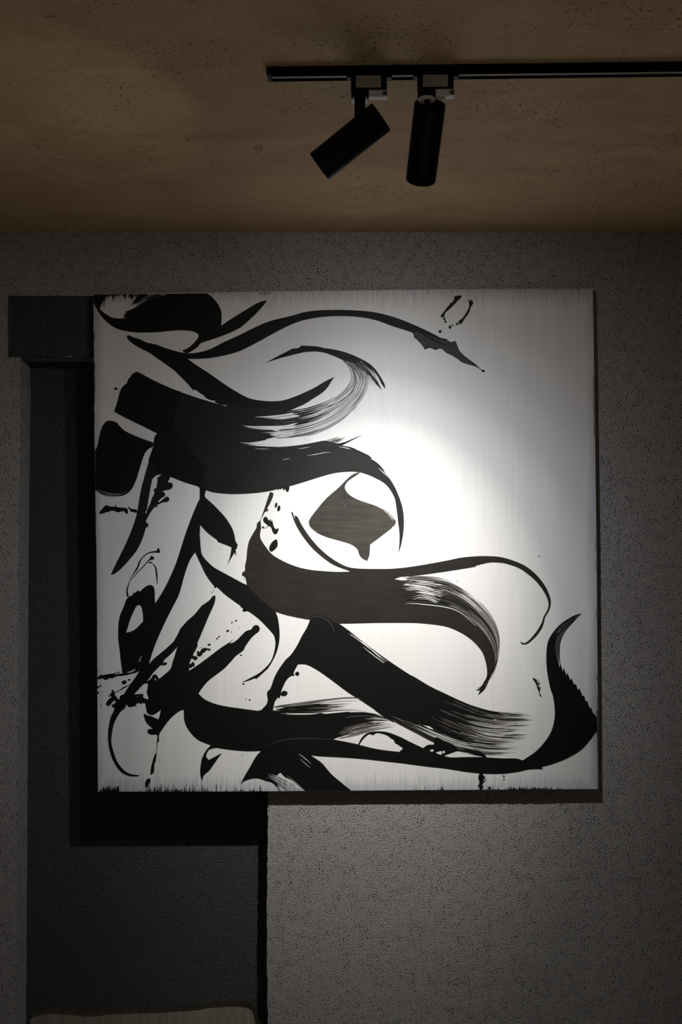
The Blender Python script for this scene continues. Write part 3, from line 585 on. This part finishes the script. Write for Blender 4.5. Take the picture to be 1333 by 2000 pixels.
def spot(px0, label, bc, axis, stem, power, Ln=.149):
    """px0: left edge of the adapter in the photo; bc: centre of the lamp's closed end (world), axis: where it points"""
    xl = (px0-666.5)*1.893/FPX; yb = -DW+1.9 + (tx0-xl)*0.0 ; 
    yt = -DW+DT - math.tan(math.radians(1.6))*(xl-tx0)        # the track's near edge here
    root = empty('track_spotlight', (xl+.017, yt+.016, CEIL-TH), label, 'spotlight', 'spotlights on the ceiling track')
    R0 = Vector(root.location)
    def L(*p): return Vector(p)
    zt = 0.0
    f = -.010; g = .010                                        # adapter depth about the root
    bm = bmesh.new(); box(bm, -.017-.008, -.017+.078, f+.001, g-.001, -.004, .002)
    box(bm, -.017, .051, f, g, -.0275, -.003)
    bmesh.ops.bevel(bm, geom=bm.edges[:], offset=.0008, segments=1, affect='EDGES')
    ad = link('track_adapter', bm, M['black'], root)
    bm = bmesh.new(); box(bm, -.0075, .0395, f-.0006, f, -.0238, -.0015)
    rr = random.Random(int(px0))
    for (zz, segs) in ((-.0065, ((-.004,.008),(.013,.019),(.024,.033))), (-.0105, ((-.004,.009),(.0135,.0195),(.0245,.034))), (-.0150, ((-.004,.012),(.0125,.0235),(.0245,.032))), (-.0195, ((-.004,.020),))):
        for s0, s1 in segs:
            x = s0
            while x < s1-.0008:
                w = rr.uniform(.0007, .0016); box(bm, x, min(x+w, s1), f-.0009, f-.0005, zz-.0006, zz+.0006, 1); x += w+.0004
    lb_ = link('sticker', bm, [M['label'], M['print']], ad); lb_['label'] = 'pale rating sticker'
    bm = bmesh.new(); box(bm, .0165, .0515, f+.001, g-.002, -.0405, -.0277); bevel(bm, .0007, 1)
    bm2 = link('lever', bm, M['grey'], root); bm2['label'] = 'light grey release lever'
    bm = bmesh.new(); 
    prism(bm, [(.0415,-.0345),(.0445,-.031),(.0518,-.0295),(.0518,-.0385),(.0445,-.038)], f+.0003, f+.003); link('thumb_notch', bm, M['greyd'], bm2)
    bm = bmesh.new(); box(bm, -.0165, .0168, f, g, -.0425, -.027); bevel(bm, .0012); link('lower_housing', bm, M['black'], root)
    bm = bmesh.new(); cyl(bm, (0, 0, -.0425), (0,0,-1), [(0,.001),(0,.0164),(.0025,.0166),(.004,.0158),(.004,.001)], 32)
    rg = link('swivel_ring', bm, M['ring'], root); autosmooth(rg); rg['label'] = 'white plastic swivel ring'
    # stem: flat bar from the ring to the hinge
    bcl = Vector(bc)-R0; axv = Vector(axis).normalized()
    x0, x1, zb, ys = stem
    bm = bmesh.new(); box(bm, x0, x1, ys-.004, ys+.004, zb, -.0405); bevel(bm, .0008, 1)
    box(bm, x0, x1, min(0, ys)-.004, max(0, ys)+.004, -.0525, -.0475)
    link('stem', bm, M['black'], root)
    bm = bmesh.new(); r = .0303
    cyl(bm, bcl, axv, [(.010,.0001),(.010,.020),(.0045,.0205),(.0045,.0262),(.0015,.0268),(0,.0280),(.0006,.0296),(.002,r),(Ln-.001,r),(Ln,r-.001),(Ln,r-.0022),(Ln-.02,r-.004),(Ln-.02,.0001)], 64)
    bd = link('lamp_body', bm, M['black'], root); autosmooth(bd, 30)
    bm = bmesh.new(); cyl(bm, bcl, axv, [(Ln-.0195,.0001),(Ln-.0192,.024),(Ln-.0175,.0243),(Ln-.0165,.018),(Ln-.0160,.0001)], 48)
    ln_ = link('lens', bm, M['glow'], bd); autosmooth(ln_); ln_['label'] = 'lit round lens'
    # the lamp's own light, at its mouth
    ld = bpy.data.lights.new('spot_beam', 'SPOT'); ld.energy = power; ld.spot_size = math.radians(168); ld.spot_blend = .1; ld.shadow_soft_size = .012
    ld.use_nodes = True; nt = ld.node_tree; em = nt.nodes['Emission']
    tc = nt.nodes.new('ShaderNodeTexCoord'); sp = nt.nodes.new('ShaderNodeSeparateXYZ'); nt.links.new(tc.outputs['Normal'], sp.inputs[0])
    ab = nt.nodes.new('ShaderNodeMath'); ab.operation = 'ABSOLUTE'; nt.links.new(sp.outputs['Z'], ab.inputs[0])
    ac = nt.nodes.new('ShaderNodeMath'); ac.operation = 'ARCCOSINE'; nt.links.new(ab.outputs[0], ac.inputs[0])
    dv = nt.nodes.new('ShaderNodeMath'); dv.operation = 'DIVIDE'; dv.inputs[1].default_value = math.radians(BEAM_MAX); nt.links.new(ac.outputs[0], dv.inputs[0])
    cr_ = nt.nodes.new('ShaderNodeValToRGB'); e = cr_.color_ramp.elements
    while len(e) < len(BEAM): e.new(.5)
    for q, (dg, st, c) in zip(e, BEAM): q.position = dg/BEAM_MAX; q.color = (c[0]*st, c[1]*st, c[2]*st, 1)
    nt.links.new(dv.outputs[0], cr_.inputs[0]); nt.links.new(cr_.outputs[0], em.inputs['Color'])
    lo = bpy.data.objects.new('spot_beam', ld); COL.objects.link(lo); lo.parent = root
    lo.location = bcl+axv*(Ln+.001); lo.rotation_mode = 'QUATERNION'; lo.rotation_quaternion = axv.to_track_quat('-Z', 'Y')
    return root

# left spot: swung to the left, its axis seen square on
a1 = Vector((-.797, .211, -.565)).normalized()
c1 = P3(684.2, 277.3, 1.905) - a1*.0745
spot(686, 'black cylindrical spotlight tilted sideways, left one of two on the ceiling track', c1, a1, (-.0105, .0100, -.085, -.014), LEFT_W)
# right spot: turned at the painting, closed end towards us
a2 = Vector((-.060, .700, -.714)).normalized()
c2 = P3(840.5, 203.0, 1.905)
spot(816, 'black cylindrical spotlight hanging nearly upright, right one of two on the ceiling track', c2, a2, (-.0040, .0060, -.073, -.003), BEAM_W, .154)
